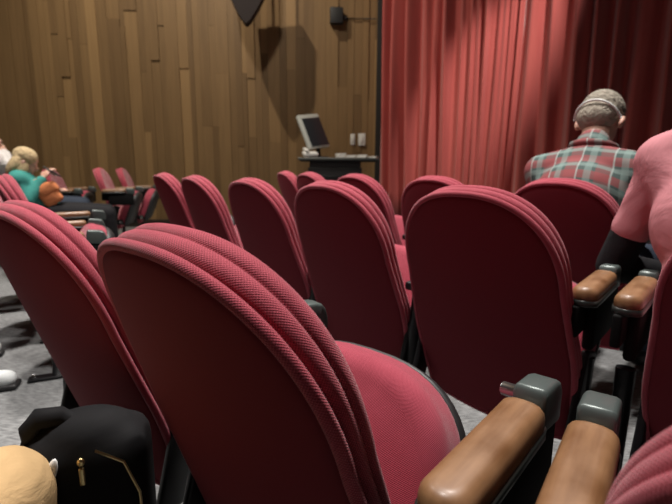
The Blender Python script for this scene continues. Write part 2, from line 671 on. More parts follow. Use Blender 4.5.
# ------------------------------------------------------------ the room
def wall_boards():
    p0, p1 = Vector((-7.2, 7.15, 0)), Vector((0.66, 7.62, 0))
    d = (p1 - p0); ln = d.length; d.normalize()
    nrm = Vector((d.y, -d.x, 0))
    rnd = random.Random(11)
    bm = bmesh.new()
    tl = bm.faces.layers.float.new('tone')
    H = 8.5
    x = 0.0
    while x < ln:
        wd = rnd.choice([0.07, 0.10, 0.10, 0.13, 0.15, 0.19])
        z = -rnd.random() * 2.2
        prev = 0
        while z < H:
            h = rnd.choice([0.9, 1.5, 2.2, 3.0, 3.6, 4.2])
            z0, z1 = max(z, 0.0), min(z + h, H)
            z += h
            if z1 <= z0: continue
            dep = rnd.choice([0.0, 0.006, 0.012, 0.02])
            g = 0.0012
            a = p0 + d * (x + g); b = p0 + d * min(x + wd - g, ln)
            tone = rnd.random() * 0.42 + 0.2
            if rnd.random() < 0.10: tone = 0.85
            v = []
            for off in (-0.02, dep):
                o = nrm * off
                v += [bm.verts.new(a + o + Vector((0, 0, z0))), bm.verts.new(b + o + Vector((0, 0, z0))),
                      bm.verts.new(b + o + Vector((0, 0, z1 - 0.003))), bm.verts.new(a + o + Vector((0, 0, z1 - 0.003)))]
            for q in ((4, 5, 6, 7), (0, 4, 7, 3), (5, 1, 2, 6), (7, 6, 2, 3), (0, 1, 5, 4)):
                f = bm.faces.new([v[i] for i in q])
                f[tl] = tone
        x += wd
    v = [bm.verts.new(p) for p in (p0 - nrm * .03, p1 - nrm * .03, p1 - nrm * .03 + Vector((0, 0, H)), p0 - nrm * .03 + Vector((0, 0, H)))]
    f = bm.faces.new(v); f[tl] = 0.0
    bmesh.ops.recalc_face_normals(bm, faces=bm.faces)
    o = link('wall_left', bm, M_WALL, smooth=False)
    tag(o, kind='structure')
    bm = bmesh.new()
    q = (p0 + p1) / 2 + nrm * 0.03
    rot = Matrix.Rotation(math.atan2(d.y, d.x), 4, 'Z')
    rbox(bm, (q.x, q.y, 0.06), (ln, 0.016, 0.12), 0.004, rot=rot)
    tag(link('baseboard_left', bm, mat('dark_baseboard', (0.03, 0.02, 0.015), 0.5)), kind='structure')


def floor():
    bm = bmesh.new()
    rbox(bm, (0, 4, -0.05), (18, 14, 0.1), 0)
    tag(link('floor', bm, carpet_mat(), smooth=False), kind='structure')


CUR0 = Vector((0.73, 7.42, 0))
CURD = Vector((math.cos(-0.70), math.sin(-0.70), 0))


def curtain():
    rnd = random.Random(5)
    # fold path: list of (s, depth)
    S = []
    s = 0.0
    while s < 8.4:
        if s < 1.0: wd, dp = rnd.uniform(0.14, 0.24), rnd.uniform(0.16, 0.26)
        elif s < 2.0: wd, dp = rnd.uniform(0.09, 0.20), rnd.uniform(0.05, 0.13)
        else: wd, dp = rnd.uniform(0.14, 0.30), rnd.uniform(0.12, 0.24)
        S.append((s, wd, dp, rnd.random() * 6.28, rnd.uniform(-0.03, 0.03)))
        s += wd
    nrm = Vector((CURD.y, -CURD.x, 0))  # towards the seats
    bm = bmesh.new()
    cols = []
    zs = [0.02, 0.6, 1.2, 1.8, 2.4, 3.0, 3.8, 4.6, 5.6, 6.6, 8.0]
    for (s0, wd, dp, ph, lean) in S:
        for k in range(16):
            t = k / 16
            col = []
            for z in zs:
                prof = 0.5 - 0.5 * math.cos(2 * PI * t)
                prof = prof ** 0.8
                dd = dp * (0.75 + 0.35 * math.sin(z * 0.7 + ph)) * prof + 0.020 * math.sin(t * 14 + z * 0.5 + ph) * (0.6 + 0.4 * math.sin(ph * 3))
                ss = s0 + wd * t + lean * math.sin(z * 0.6 + ph) + 0.012 * math.sin(z * 1.1 + ph * 2)
                col.append(bm.verts.new(CUR0 + CURD * ss + nrm * dd + Vector((0, 0, z))))
            cols.append(col)
    for A, B in zip(cols[:-1], cols[1:]):
        for i in range(len(zs) - 1):
            bm.faces.new((A[i], B[i], B[i + 1], A[i + 1]))
    bmesh.ops.recalc_face_normals(bm, faces=bm.faces)
    o = link('stage_curtain', bm, curtain_mat())
    md = o.modifiers.new('t', 'SOLIDIFY'); md.thickness = 0.006
    tag(o, 'tall red pleated stage curtain hanging to the right of the wood-board wall', 'curtain')


wall_boards()
floor()
curtain()
# dark return between wall and curtain, stage wall behind
bm = bmesh.new()
rbox(bm, (0.67, 7.72, 4.0), (0.09, 0.30, 8.0), 0.004)
tag(link('trim_1', bm, mat('dark_jamb', (0.012, 0.010, 0.009), 0.7), smooth=False), kind='structure')
bm = bmesh.new()
mid = CUR0 + CURD * 4.2 - Vector((CURD.y, -CURD.x, 0)) * 0.25
rbox(bm, (mid.x, mid.y, 4.0), (9.0, 0.08, 8.0), 0, rot=Matrix.Rotation(-0.70, 4, 'Z'))
tag(link('wall_front', bm, mat('stage_black', (0.01, 0.008, 0.008), 0.9), smooth=False), kind='structure')

# ------------------------------------------------------------ seats
protos = {}


def place_seat(x, y, t, dz, label, group, folded=True):
    if folded not in protos:
        o = protos[folded] = make_seat(folded)
    else:
        o = copy_tree(protos[folded])
    o.location = (x, y, dz)
    o.rotation_euler = (0, 0, -t)
    tag(o, label, 'theater seat', group)
    return o


SEATS = {
    # nearest row
    'G': (-0.217, 0.457, 0.722, 0.0), 'H': (-0.636, 0.824, 0.646, 0.0), 'J': (0.262, 0.043, 0.74, 0.0),
    'I': (-1.50, 2.00, 0.96, 0.035), 'I2': (-1.97, 2.52, 1.12, 0.0), 'I3': (-2.37, 3.04, 1.12, 0.0),
    'I4': (-2.85, 3.88, 1.15, 0.0), 'I5': (-3.40, 4.30, 1.15, 0.0),
    # second row
    'F': (0.677, 0.604, 0.836, 0.026), 'E': (0.276, 1.052, 0.844, 0.026), 'D': (-0.065, 1.46, 0.842, 0.026), 'C': (-0.403, 1.885, 0.868, 0.026),
    'B': (-0.763, 2.319, 0.917, 0.030), 'A': (-1.09, 2.771, 0.942, 0.038),
    # third row
    'M': (0.765, 1.63, 0.85, 0.035), 'N': (0.40, 2.04, 0.86, 0.036), 'O': (0.06, 2.46, 0.92, 0.040), 'P': (-0.22, 2.95, 1.05, 0.046), 'Q': (-0.43, 3.47, 1.15, 0.05),
    # far block
    'S1': (-2.60, 4.95, 1.32, 0.07), 'S2': (-2.60, 5.46, 1.32, 0.07), 'S0': (-3.20, 5.05, 1.32, 0.06),
}
LAB = {
    'G': 'largest red theater seat, close from behind, filling the bottom centre, pink folded cushion beside it',
    'H': 'red theater seat left of the largest one, black bag leaning below it',
    'J': 'red theater seat cut by the bottom right corner, only its ribbed shoulder showing',
    'I': 'pink-faced red theater seat at the left edge, just above the left foreground seat back',
    'I2': 'red theater seat next behind the pink-faced seat at the left edge',
    'I3': 'red theater seat between the pink-faced left edge seat and the blond person',
    'I4': 'red theater seat holding the blond person',
    'I5': 'red theater seat holding the person with the white sleeve',
    'F': 'red theater seat at the right picture edge, holding the pink shirt person',
    'E': 'second row red theater seat right of centre, seen squarely with its whole dark back',
    'D': 'second row red theater seat just left of the squarely seen one',
    'C': 'third from the left of the second row red theater seats',
    'B': 'second from left of the second row red theater seats',
    'A': 'leftmost red theater seat of the second row, slim against the wood wall',
    'M': 'red theater seat holding the man in the plaid shirt',
    'N': 'red theater seat before the curtain, peeking over the squarely seen seat',
    'O': 'red theater seat peeking out below the right side of the black lectern',
    'P': 'red theater seat peeking out below the left side of the black lectern',
    'Q': 'last red theater seat at the left end of the third row, left of the lectern',
    'S1': 'left one of two small far pinkish seats before the wood wall',
    'S2': 'right one of two small far pinkish seats before the wood wall',
    'S0': 'far pinkish seat half hidden behind the orange bag',
}
for k, (x, y, t, dz) in SEATS.items():
    grp = 'theater seats in the nearest row' if k in 'G H J I1 I I2 I3 I4 I5'.split() else 'theater seats in the second row' if k in 'FEDCBA' else \
        'theater seats in the third row' if k in 'MNOPQ' else 'theater seats by the far wood wall'
    place_seat(x, y, t, dz, LAB[k], grp, k not in ('F', 'M', 'I4', 'I5'))


def loc_of(seat, lat, fw, z=0.0):
    x, y, th, dz = SEATS[seat]
    return Vector((x + lat * math.cos(th) + fw * math.sin(th), y - lat * math.sin(th) + fw * math.cos(th), z))


ARM0 = {}


def place_arm(seat, lat, label, turn=0.0, fw=0.0, pivot=False):
    x, y, th, dz = SEATS[seat]
    key = (round(dz, 3), pivot)
    if key not in ARM0:
        o = make_arm(key[0], pivot=pivot); ARM0[key] = o
    else:
        o = copy_tree(ARM0[key])
    p = loc_of(seat, lat, fw)
    o.location = (p.x, p.y, dz)
    o.rotation_euler = (0, 0, -(th + turn))
    tag(o, label, 'armrest', 'wooden armrests with grey hinge blocks')


def make_standard(drop):
    """black support between two seats without a wooden pad"""
    root = empty('seat_standard')
    bm = bmesh.new()
    tube(bm, [(0, 0.235, 0.535), (0, 0.225, 0.40), (0, 0.21, 0.20), (0, 0.20, 0.008 - drop)], [0.018, 0.020, 0.018, 0.022], 12)
    link('post', bm, M_BLACK, root)
    bm = bmesh.new()
    rbox(bm, (0, 0.235, 0.545), (0.036, 0.10, 0.028), 0.008)
    link('bracket', bm, M_BLACK, root)
    bm = bmesh.new()
    rbox(bm, (0, 0.20, 0.008 - drop), (0.055, 0.24, 0.016), 0.006)
    link('foot', bm, M_BLACK, root)
    return root


STD0 = {}


def place_standard(seat, lat, label, fw=0.0):
    x, y, th, dz = SEATS[seat]
    key = round(dz, 3)
    o = STD0[key] = make_standard(key) if key not in STD0 else copy_tree(STD0[key])
    p = loc_of(seat, lat, fw)
    o.location = (p.x, p.y, dz)
    o.rotation_euler = (0, 0, -th)
    tag(o, label, 'seat support', 'black supports between the seats')


place_arm('G', 0.297, 'nearest wooden armrest, right of the largest seat, with the steel pin at its grey block', 0, 0, True)
place_arm('G', 0.405, 'wooden armrest right beside the nearest one, cut by the bottom edge', -0.09)
place_arm('G', -0.262, 'armrest whose grey-green block alone pokes out past the largest seat rim', 0.20, 0.055)
SEATS['b3'] = (-1.43, 1.84, 1.12, 0.0)
SEATS['b2'] = (-1.67, 2.30, 1.12, 0.0)
SEATS['b1'] = (-1.93, 2.83, 1.12, 0.0)
place_arm('b3', 0, 'lowest of the three pale armrests stacked up at left')
place_arm('b2', 0, 'middle one of the three pale armrests stacked up at left')
place_arm('b1', 0, 'topmost of the three pale armrests stacked up at left')
place_arm('E', 0.252, 'small wooden armrest touching the pink cushion right of the squarely seen seat', -0.12, 0.03)
place_arm('E', 0.335, 'small wooden armrest below the black sleeve of the pink shirt person', -0.10, 0.03)
place_standard('H', -0.285, 'black seat support at the left side of the left foreground seat')
place_standard('E', -0.28, 'black seat support in the gap left of the squarely seen seat')
place_standard('D', -0.28, 'black seat support left of the second row seat beside the squarely seen one')
place_standard('C', -0.28, 'black seat support between the second and third seats from the left in the second row')
place_standard('B', -0.28, 'black seat support between the two leftmost second row seats')
place_standard('M', -0.28, 'black seat support left of the seat of the plaid shirt man')
place_standard('N', -0.28, 'small black seat support before the curtain foot, pink cushion beside it')
place_standard('O', -0.28, 'black seat support left of the seat under the right side of the lectern')
place_standard('P', -0.28, 'black seat support near the left end of the third row')
place_arm('S1', 0.28, 'nearest armrest of the two small far seats')
place_arm('S1', -0.27, 'armrest between the two small far seats')
place_arm('S2', -0.28, 'armrest on the wall side of the two small far seats')
place_arm('S0', 0.28, 'near armrest of the far seat behind the orange bag')
place_arm('S0', -0.28, 'wall side armrest of the far seat behind the orange bag')


# ------------------------------------------------------------ wall fittings, lectern, hanging speaker
WD = Vector((7.86, 0.47, 0)).normalized()
WN = Vector((WD.y, -WD.x, 0))
WROT = Matrix.Rotation(math.atan2(WD.y, WD.x), 4, 'Z')


def wall_pt(px, py):
    """point of the wood wall seen along this direction of view (wall plane through its right end)"""
    X, Y = (px - 336) / 454.8, (py - 252) / 454.8
    c, s_ = math.cos(0.179), math.sin(0.179)
    d = Vector((X, c - Y * s_, -s_ - Y * c))
    p0 = Vector((0.66, 7.62, EYE))
    t = p0.dot(WN) / d.dot(WN)
    p = d * t
    return Vector((p.x, p.y, p.z + EYE))


M_WHITEP = mat('white_plastic', (0.75, 0.75, 0.72), 0.4)
for i, (px, wdt, hgt, lb) in enumerate(((352, 0.07, 0.17, 'narrow white switch plate on the wood wall, nearer the lectern'), (361, 0.115, 0.19, 'wider white switch plate on the wood wall, nearer the curtain'))):
    p = wall_pt(px, 139.5) + WN * 0.026
    t = empty('switch_plate', p, math.atan2(WD.y, WD.x))
    tag(t, lb, 'switch', 'white switch plates')
    bm = bmesh.new(); rbox(bm, (0, 0, 0), (wdt, 0.012, hgt), 0.005); link('plate', bm, M_WHITEP, t)
    bm = bmesh.new(); rbox(bm, (0, -0.009, 0), (wdt * 0.4, 0.012, hgt * 0.45), 0.003); link('rocker', bm, M_WHITEP, t)

p = wall_pt(335, 18) + WN * 0.09
t = empty('wall_box', p, math.atan2(WD.y, WD.x))
tag(t, 'small black square box high on the wood wall with a conduit to the curtain', 'wall box')
bm = bmesh.new(); rbox(bm, (0, 0, 0), (0.20, 0.12, 0.23), 0.012); link('housing', bm, M_BLACKP, t)
bm = bmesh.new(); tube(bm, [(0.0, 0.02, 0.06), (0.0, 0.075, 0.06)], 0.02, 10); link('bracket', bm, M_BLACKP, t)
bm = bmesh.new(); tube(bm, [(0.09, 0.04, -0.01), (0.16, 0.05, -0.01)], 0.035, 12); link('connector', bm, M_BLACKP, t)
bm = bmesh.new(); tube(bm, [(0.15, 0.05, -0.01), (0.40, 0.05, -0.012), (0.62, 0.05, -0.01)], 0.008, 8); link('conduit', bm, M_BLACKP, t)

# hanging loudspeaker, its wedge-shaped lower end in view
t = empty('hanging_loudspeaker', (-1.27, 6.85, 3.02), 0.1)
tag(t, 'dark wedge-shaped loudspeaker hanging at the top edge before the wood wall', 'loudspeaker')
bm = bmesh.new()
prof = [(0.0, -0.10), (0.05, -0.06), (0.16, 0.10), (0.28, 0.32), (0.30, 0.9), (-0.28, 0.9), (-0.24, 0.30), (-0.12, 0.05), (-0.04, -0.07)]
A = [bm.verts.new((x, -0.10, z)) for x, z in prof]
B = [bm.verts.new((x, 0.10, z)) for x, z in prof]
bm.faces.new(A); bm.faces.new(B[::-1])
for k in range(len(prof)):
    bm.faces.new((A[k], B[k], B[(k + 1) % len(prof)], A[(k + 1) % len(prof)]))
bmesh.ops.recalc_face_normals(bm, faces=bm.faces)
link('cabinet', bm, mat('speaker_black', (0.022, 0.014, 0.014), 0.8), t, smooth=False)
bm = bmesh.new(); rbox(bm, (0.0, -0.11, 0.62), (0.46, 0.02, 0.46), 0.006); link('grille', bm, M_BLACKP, t)
for sx in (-0.15, 0.15):
    bm = bmesh.new(); tube(bm, [(sx, 0, 0.88), (sx, 0, 4.6)], 0.012, 8); link('hanging_rod', bm, M_BLACK, t)

# lectern with its monitor
LX, LY = -0.07, 6.55
t = empty('lectern', (LX, LY, 0), 0.0)
tag(t, 'black lectern desk with a wide top standing before the wood wall', 'lectern')
bm = bmesh.new(); rbox(bm, (0.05, 0, 0.50), (0.74, 0.45, 0.92), 0.01)
link('cabinet', bm, M_BLACKP, t)
bm = bmesh.new(); rbox(bm, (0.05, -0.235, 0.50), (0.62, 0.02, 0.70), 0.006); link('door', bm, M_BLACK, t)
bm = bmesh.new(); rbox(bm, (0.05, 0, 1.0), (0.70, 0.42, 0.08), 0.01); link('upper_box', bm, M_BLACKP, t)
bm = bmesh.new(); rbox(bm, (0.10, -0.02, 1.075), (1.10, 0.55, 0.035), 0.012); link('desktop', bm, mat('desk_grey', (0.07, 0.075, 0.07), 0.3), t)
bm = bmesh.new(); rbox(bm, (0.10, -0.02, 1.05), (1.06, 0.50, 0.02), 0.004); link('desk_edge', bm, M_BLACK, t)
DT = 1.0925
t = empty('computer_monitor', (LX - 0.22, LY, DT), 0.0)
tag(t, 'tilted monitor with pale bezel and dark screen standing on the lectern', 'monitor')
bm = bmesh.new()
rt = Matrix.Rotation(-0.42, 4, 'Y') @ Matrix.Rotation(0.9, 4, 'Z')
rt = Matrix.Rotation(-0.30, 4, 'Y') @ Matrix.Rotation(-0.25, 4, 'X')
rt = Matrix.Rotation(-0.25, 4, 'X') @ Matrix.Rotation(-0.36, 4, 'Y') @ Matrix.Rotation(0.6, 4, 'Z')
rbox(bm, (-0.04, 0.0, 0.36), (0.36, 0.06, 0.50), 0.015, rot=rt)
fr = link('bezel', bm, mat('pale_grey_plastic', (0.5, 0.53, 0.5), 0.4), t)
bm = bmesh.new()
off = rt.to_3x3() @ Vector((0.018, -0.032, -0.02))
rbox(bm, (-0.04 + off.x, off.y, 0.36 + off.z), (0.30, 0.008, 0.42), 0.002, rot=rt)
link('screen', bm, mat('dark_screen', (0.02, 0.025, 0.03), 0.35), fr)
bm = bmesh.new(); tube(bm, [(0.04, 0.05, 0.01), (0.03, 0.05, 0.15), (0.0, 0.02, 0.32)], 0.03, 12); link('neck', bm, M_BLACK, t)
bm = bmesh.new(); rbox(bm, (0.04, 0.03, 0.010), (0.26, 0.22, 0.02), 0.008); link('stand', bm, M_BLACK, t)
t = empty('desk_phone', (LX - 0.29, LY - 0.19, DT + 0.012), 0.3)
tag(t, 'crumpled-looking white desk phone at the left end of the lectern top', 'phone')
bm = bmesh.new(); rbox(bm, (0, 0, 0.035), (0.20, 0.16, 0.06), 0.02, rot=Matrix.Rotation(0.2, 4, 'X')); link('base', bm, M_WHITEP, t)
bm = bmesh.new(); rbox(bm, (-0.06, 0, 0.09), (0.05, 0.19, 0.04), 0.018, rot=Matrix.Rotation(0.2, 4, 'X')); link('handset', bm, M_WHITEP, t)
for i, (dx, w_, h_, lb) in enumerate(((0.12, 0.10, 0.06, 'white lump-shaped stack nearest the monitor on the lectern'), (0.26, 0.13, 0.035, 'middle low white paper stack on the lectern'),
                                      (0.42, 0.13, 0.04, 'third white paper stack on the lectern, left of the last flat sheet pile'), (0.57, 0.12, 0.018, 'thin white paper pile at the right end of the lectern top'))):
    bm = bmesh.new()
    for q in range(3):
        rbox(bm, (0.004 * q, 0.003 * q, h_ / 3 * (q + 0.5)), (w_, 0.2, h_ / 3 * 0.96), 0.002, rot=Matrix.Rotation(0.08 * (q - 1), 4, 'Z'))
    o = link('paper_stack', bm, M_WHITEP, smooth=False)
    o.location = (LX + dx, LY - 0.12, DT); o.rotation_euler = (0, 0, 0.2 - 0.15 * i)
    tag(o, lb, 'papers', 'white papers on the lectern')

# ------------------------------------------------------------ people
def ell(bm, c, r, rot=None, sub=3):
    t = bmesh.new()
    bmesh.ops.create_icosphere(t, subdivisions=sub, radius=1.0)
    m = Matrix.Translation(c)
    if rot is not None: m = m @ rot
    merge(bm, t, m @ Matrix.Diagonal((*r, 1)))


def limb(bm, pts, rads, n=14):
    """rounded tapering limb"""
    for p, r in zip(pts, rads):
        rr = r if isinstance(r, (int, float)) else sum(r) / 2
        ell(bm, p, (rr, rr, rr), sub=2)
    P, Rr = [], []
    for (a, b, ra, rb) in zip(pts[:-1], pts[1:], rads[:-1], rads[1:]):
        tube(bm, [a, Vector(a).lerp(Vector(b), 0.5), b], [ra, (ra + rb) / 2, rb], n)


def remeshed(name, bm, m, voxel, smooth, parent=None):
    me = bpy.data.meshes.new(name + '_raw')
    bm.to_mesh(me); bm.free()
    o = bpy.data.objects.new(name + '_raw', me)
    C.objects.link(o)
    r = o.modifiers.new('r', 'REMESH'); r.mode = 'VOXEL'; r.voxel_size = voxel; r.use_smooth_shade = True
    if smooth:
        q = o.modifiers.new('s', 'SMOOTH'); q.iterations = smooth; q.factor = 0.5
    dg = bpy.context.evaluated_depsgraph_get()
    me2 = bpy.data.meshes.new_from_object(o.evaluated_get(dg))
    me2.name = name
    bpy.data.objects.remove(o); bpy.data.meshes.remove(me)
    for p in me2.polygons: p.use_smooth = True
    me2.materials.clear()
    me2.materials.append(m)
    o = bpy.data.objects.new(name, me2)
    C.objects.link(o)
    if parent: o.parent = parent
    return o


def hand(bm, w, d, up, side):
    """wrist w, finger direction d, palm normal up, thumb side"""
    d = Vector(d).normalized(); up = Vector(up); sd = d.cross(up).normalized(); up = sd.cross(d).normalized()
    rot = Matrix((sd, d, up)).transposed().to_4x4()
    c = Vector(w) + d * 0.05
    ell(bm, c, (0.040, 0.052, 0.016), rot, 2)
    for i, (o, ln) in enumerate(((-0.030, 0.062), (-0.010, 0.074), (0.010, 0.070), (0.029, 0.055))):
        a = Vector(w) + d * 0.085 + sd * o
        b = a + d * ln * 0.5 - up * 0.010
        e = b + d * ln * 0.35 - up * 0.028
        limb(bm, [a, b, e], [0.0095, 0.0088, 0.0075], 8)
    a = Vector(w) + d * 0.03 + sd * side * 0.032
    limb(bm, [a, a + sd * side * 0.025 + d * 0.03, a + sd * side * 0.03 + d * 0.058 - up * 0.012], [0.013, 0.011, 0.0095], 8)


SKIN = mat('skin', (0.56, 0.33, 0.25), 0.55)
SKIN.node_tree.nodes['Principled BSDF'].inputs['Subsurface Weight'].default_value = 0.1


def person(root, J, shirt_m, trouser_m, sleeve=1.0, head_tilt=0.6, sleeve_m=None, voxel=0.009, shirt_amt=0.014, shoe_m=None, bulk=1.0):
    """J: joints in the seat frame (x right, y forward, z up)"""
    V = {k: Vector(v) for k, v in J.items()}
    b = bmesh.new()
    pel, ch, nk, hd = V['pelvis'], V['chest'], V['neck'], V['head']
    shL, shR = V['shL'], V['shR']
    lean = Matrix.Rotation(-math.atan2((ch - pel).y, (ch - pel).z), 4, 'X')

    def torso(bm, e):
        ax = (shR - shL); yaw = Matrix.Rotation(math.atan2(ax.y, ax.x), 4, 'Z')
        ell(bm, pel + Vector((0, 0.0, 0.02)), ((0.165 + e) * bulk, (0.125 + e) * bulk, 0.12 + e), lean)
        ell(bm, pel.lerp(ch, 0.45), ((0.150 + e) * bulk, (0.112 + e) * bulk, 0.17 + e), lean)
        ell(bm, ch, ((0.165 + e) * bulk, (0.118 + e) * bulk, 0.17 + e), lean @ yaw)
        mid = (shL + shR) / 2
        limb(bm, [shL, mid + Vector((0, 0, 0.015)), shR], [0.062 + e, 0.085 + e, 0.062 + e])
        limb(bm, [mid, nk], [0.08 + e, 0.058 + e * 0.5])
        for q in (shL, shR):
            limb(bm, [ch.lerp(pel, 0.15), q], [0.105 + e, 0.064 + e])
    torso(b, 0)
    up = (hd - nk).normalized()
    limb(b, [nk - up * 0.06, nk, hd - up * 0.03], [0.058, 0.053, 0.055])
    hr = Matrix.Rotation(-head_tilt, 4, 'X')
    h3 = hr.to_3x3()
    ell(b, hd + h3 @ Vector((0, -0.012, 0.025)), (0.075, 0.094, 0.085), hr)
    ell(b, hd + h3 @ Vector((0, 0.020, -0.035)), (0.062, 0.072, 0.085), hr)
    ell(b, hd + h3 @ Vector((0, 0.094, -0.022)), (0.013, 0.020, 0.024), hr, 2)
    ell(b, hd + h3 @ Vector((0, 0.070, -0.085)), (0.030, 0.024, 0.022), hr, 2)
    for s in (-1, 1):
        ell(b, hd + h3 @ Vector((s * 0.030, 0.078, 0.004)), (0.014, 0.011, 0.010), hr, 2)
        ell(b, hd + h3 @ Vector((s * 0.082, -0.004, -0.020)), (0.011, 0.020, 0.034), hr @ Matrix.Rotation(s * 0.35, 4, 'Z'), 2)
        ell(b, hd + h3 @ Vector((s * 0.022, 0.078, -0.060)), (0.018, 0.012, 0.006), hr, 2)
    for s, sh, el, ha in ((-1, 'shL', 'elL', 'haL'), (1, 'shR', 'elR', 'haR')):
        limb(b, [V[sh], V[sh].lerp(V[el], 0.5), V[el], V[el].lerp(V[ha], 0.5), V[ha]], [0.052, 0.046, 0.038, 0.036, 0.026])
        hand(b, V[ha], V[ha] - V[el], Vector((0, 0, 1)), -s)
    for s, hp, kn, an in ((-1, 'hpL', 'knL', 'anL'), (1, 'hpR', 'knR', 'anR')):
        limb(b, [V[hp], V[hp].lerp(V[kn], 0.5), V[kn], V[kn].lerp(V[an], 0.35), V[an]], [0.085, 0.075, 0.058, 0.055, 0.036])
        limb(b, [V[an] - Vector((0, 0.03, 0.03)), V[an] + Vector((0, 0.08, -0.045)), V[an] + Vector((0, 0.16, -0.055))], [0.036, 0.034, 0.026])
    body = remeshed('body', b, SKIN, voxel * 0.75, 3, root)
    b = bmesh.new()
    e = shirt_amt
    torso(b, e)
    for sh, el, ha in (('shL', 'elL', 'haL'), ('shR', 'elR', 'haR')):
        pts = [V[sh], V[sh].lerp(V[el], 0.5)]
        rr = [0.052 + e * 0.7, 0.045 + e * 0.5]
        if sleeve >= 0.95: pts.append(V[el]); rr.append(0.042 + e)
        else: pts.append(V[sh].lerp(V[el], sleeve)); rr.append(0.047 + e * 0.5)
        if sleeve >= 1.5: pts += [V[el].lerp(V[ha], 0.5), V[el].lerp(V[ha], 0.92)]; rr += [0.040 + e, 0.032 + e]
        limb(b, pts, rr)
    remeshed('shirt', b, shirt_m, voxel, 10, root)
    if sleeve_m:
        b = bmesh.new()
        for sh, el, ha in (('shL', 'elL', 'haL'), ('shR', 'elR', 'haR')):
            limb(b, [V[sh].lerp(V[el], 0.4), V[el], V[el].lerp(V[ha], 0.5), V[el].lerp(V[ha], 0.95)], [0.050, 0.046, 0.043, 0.034])
        remeshed('undershirt_sleeves', b, sleeve_m, voxel, 3, root)
    b = bmesh.new()
    ell(b, pel - Vector((0, -0.02, 0.02)), (0.178 * bulk, 0.14 * bulk, 0.105), sub=3)
    for hp, kn, an in (('hpL', 'knL', 'anL'), ('hpR', 'knR', 'anR')):
        limb(b, [V[hp], V[hp].lerp(V[kn], 0.5), V[kn], V[kn].lerp(V[an], 0.4), V[kn].lerp(V[an], 0.93)], [0.097, 0.088, 0.073, 0.070, 0.058])
    remeshed('trousers', b, trouser_m, voxel, 4, root)
    b = bmesh.new()
    for an in ('anL', 'anR'):
        limb(b, [V[an] - Vector((0, 0.03, 0.04)), V[an] + Vector((0, 0.09, -0.042)), V[an] + Vector((0, 0.18, -0.050))], [0.045, 0.043, 0.034])
    remeshed('shoes', b, shoe_m or M_BLACKP, voxel, 2, root)
    return body, hr, hd


def seat_joints(**k):
    J = dict(pelvis=(0, 0.33, 0.55), chest=(0, 0.28, 0.86), neck=(0, 0.31, 1.08), head=(0, 0.38, 1.2), shL=(-0.19, 0.29, 1.0), shR=(0.19, 0.29, 1.0),
             elL=(-0.25, 0.40, 0.76), elR=(0.25, 0.40, 0.76), haL=(-0.12, 0.58, 0.66), haR=(0.12, 0.58, 0.66),
             hpL=(-0.10, 0.38, 0.54), hpR=(0.10, 0.38, 0.54), knL=(-0.13, 0.80, 0.53), knR=(0.13, 0.80, 0.53),
             anL=(-0.13, 0.82, 0.10), anR=(0.13, 0.82, 0.10))
    J.update(k)
    return J


def plaid():
    m = mat('plaid_flannel', (0.3, 0.3, 0.3), 0.85)
    b = m.node_tree.nodes['Principled BSDF']
    tc = N(m, 'ShaderNodeTexCoord')
    sx = N(m, 'ShaderNodeSeparateXYZ')
    L(m, tc.outputs['Object'], sx.inputs[0])
    X = mnode(m, 'ADD', sx.outputs[0], mnode(m, 'MULTIPLY', sx.outputs[2], 0.12))
    Z = mnode(m, 'ADD', mnode(m, 'MULTIPLY', sx.outputs[1], 0.8), sx.outputs[2])

    def band(v, off, wd, per=0.105):
        fr = mnode(m, 'FRACT', mnode(m, 'DIVIDE', mnode(m, 'ADD', v, 10 + off), per))
        return mnode(m, 'LESS_THAN', fr, wd)
    col = None
    prev = (0.045, 0.075, 0.070, 1)

    def mix(f, a, c):
        n = N(m, 'ShaderNodeMix', data_type='RGBA')
        L(m, f, n.inputs[0])
        if isinstance(a, tuple): n.inputs[6].default_value = a
        else: L(m, a, n.inputs[6])
        n.inputs[7].default_value = c
        return n.outputs[2]
    red = (0.28, 0.045, 0.05, 1)
    gry = (0.18, 0.26, 0.24, 1)
    fx = mnode(m, 'MULTIPLY', band(X, 0.0, 0.42), 0.45)
    fz = mnode(m, 'MULTIPLY', band(Z, 0.0, 0.42), 0.6)
    c1 = mix(fx, prev, red)
    c1 = mix(fz, c1, red)
    c1 = mix(mnode(m, 'MULTIPLY', band(X, 0.035, 0.22), 0.55), c1, gry)
    c1 = mix(mnode(m, 'MULTIPLY', band(Z, 0.035, 0.22), 0.6), c1, gry)
    c1 = mix(mnode(m, 'MULTIPLY', band(X, 0.062, 0.05), 0.8), c1, (0.30, 0.35, 0.33, 1))
    L(m, c1, b.inputs['Base Color'])
    return m


def soft_cloth(name, c, bump=0.35, scale=9):
    m = mat(name, c, 0.85, spec=0.2)
    b = m.node_tree.nodes['Principled BSDF']
    tc = N(m, 'ShaderNodeTexCoord')
    ns = N(m, 'ShaderNodeTexNoise')
    ns.inputs['Scale'].default_value = scale
    ns.inputs['Detail'].default_value = 5
    ns.inputs['Distortion'].default_value = 0.6
    L(m, tc.outputs['Object'], ns.inputs['Vector'])
    bp = N(m, 'ShaderNodeBump')
    bp.inputs['Strength'].default_value = bump
    bp.inputs['Distance'].default_value = 0.03
    L(m, ns.outputs[0], bp.inputs['Height'])
    L(m, bp.outputs[0], b.inputs['Normal'])
    return m


def hair(name, hd, hr, parts, m, root, voxel=0.006):
    h3 = hr.to_3x3()
    b = bmesh.new()
    for c, r in parts:
        ell(b, hd + h3 @ Vector(c), r, hr)
    return remeshed(name, b, m, voxel, 2, root)


BLACKC = soft_cloth('black_cloth', (0.012, 0.012, 0.014))
JEAN = soft_cloth('dark_denim', (0.03, 0.04, 0.06))

